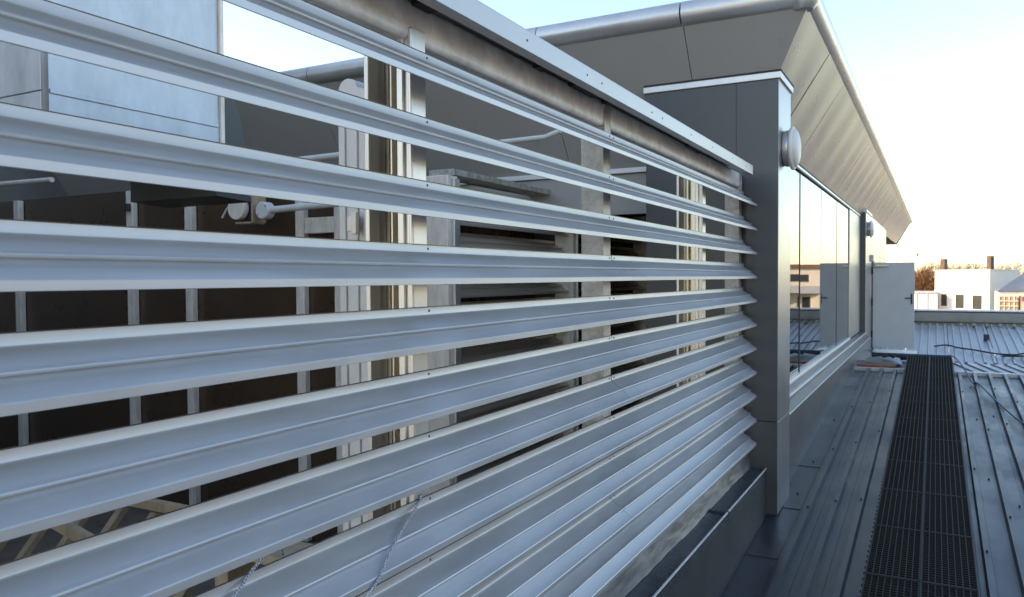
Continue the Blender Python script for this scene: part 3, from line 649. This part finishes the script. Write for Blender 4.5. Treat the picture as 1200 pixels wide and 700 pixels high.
# mast
ms = thing('mast', 'thin lattice mast rising behind the door', 'mast', (-3.2, 180, -12))
obj('pole', tube([(-3.2, 180, -12), (-3.2, 180, 9.2)], .10, 6, rs=[.16, .06]), 'grey_wall', ms)
for (dx, z) in ((1.6, 5.0), (-1.2, 4.4), (.9, 6.2)): obj('arm', tube([(-3.2, 180, z), (-3.2+dx, 180, z+.15)], .05, 5), 'grey_wall', ms)
obj('fitting', boxes([(-3.4, -3.0, 179.8, 180.2, 3.9, 4.5)], .05), 'brown_roof', ms)

# trees: bare crowns of twigs
def tree(name, label, C, h0, rx, rz_, material, ntw, nlimb, group, tw=1.0, dens=.5):
    T = thing(name, label, 'tree', C, group); rnd = random.Random(hash(label) % 9999 if False else int(C[0]*13+C[1]))
    top = Vector(C) + Vector((0, 0, h0))
    tk = tube([Vector(C), Vector(C)+Vector((.1, 0, h0*.5)), top, top+Vector((.2, .1, rz_*.8))], .2, 7, rs=[.28, .22, .16, .04])
    o = obj('trunk', tk, 'bark', T)
    for i in range(nlimb):
        a = rnd.uniform(0, 6.28); e = rnd.uniform(.2, 1.2); s = top + Vector((0, 0, rnd.uniform(-rz_*.6, rz_*.4)))
        q = s + Vector((math.cos(a)*rx*.8*math.cos(e), math.sin(a)*rx*.8*math.cos(e), rz_*.9*math.sin(e)))
        obj('limb', tube([s, (s+q)/2+Vector((0, 0, .2)), q], .06, 5, rs=[.09, .06, .02]), 'bark', o)
    V, Fc = [], []
    for i in range(ntw):
        while True:
            p = Vector((rnd.uniform(-1, 1), rnd.uniform(-1, 1), rnd.uniform(-1, 1)))
            if p.length < 1 and rnd.random() < .35+.65*abs(math.sin(p.x*5+C[0])*math.cos(p.z*4+p.y*3)): break
        q = top + Vector((p.x*rx, p.y*rx, p.z*rz_))
        dvec = Vector((p.x+rnd.uniform(-.6, .6), p.y+rnd.uniform(-.6, .6), abs(p.z)*.5+rnd.uniform(.1, .9))).normalized()*rnd.uniform(.25, .7)*tw
        sv = dvec.cross(Vector((rnd.uniform(-1, 1), rnd.uniform(-1, 1), .3))).normalized()*rnd.uniform(.015, .05)*tw
        k = len(V); V += [q-sv, q+sv, q+dvec]; Fc.append((k, k+1, k+2))
    d = bpy.data.meshes.new('crown'); d.from_pydata([tuple(v) for v in V], [], Fc)
    obj('crown', d, material, T)
tree('hedge_tree', 'dense russet brown tree between the open door and the white house', (-1.0, 138, -12), 10.2, 3.4, 2.6, 'twig', 6500, 8, 'trees behind the houses', 1.4)
tree('hedge_tree', 'second russet tree crown hugging the door edge', (-4.8, 142, -12), 10.4, 3.2, 2.8, 'twig', 5000, 8, 'trees behind the houses', 1.4)
pl2 = [(8.0, 330, 10.5, 'pale bare tree between the two chimneys'), (4.0, 360, 10.0, 'fainter bare tree behind the left chimney'), (25.5, 340, 10.4, 'pale bare tree above the slate roof'), (-1.5, 340, 11.2, 'pale bare tree above the russet tree'), (20.0, 330, 9.8, 'pale bare tree right of the taller chimney'), (13.5, 345, 10.8, 'widest pale bare tree above the white roof')]
for (x_, y_, h_, lab) in pl2:
    tree('bare_tree', lab, (x_, y_, -12), h_+1.5, 4.2, 4.6, 'pale_twig', 1500, 12, 'bare trees on the horizon', 2.2)
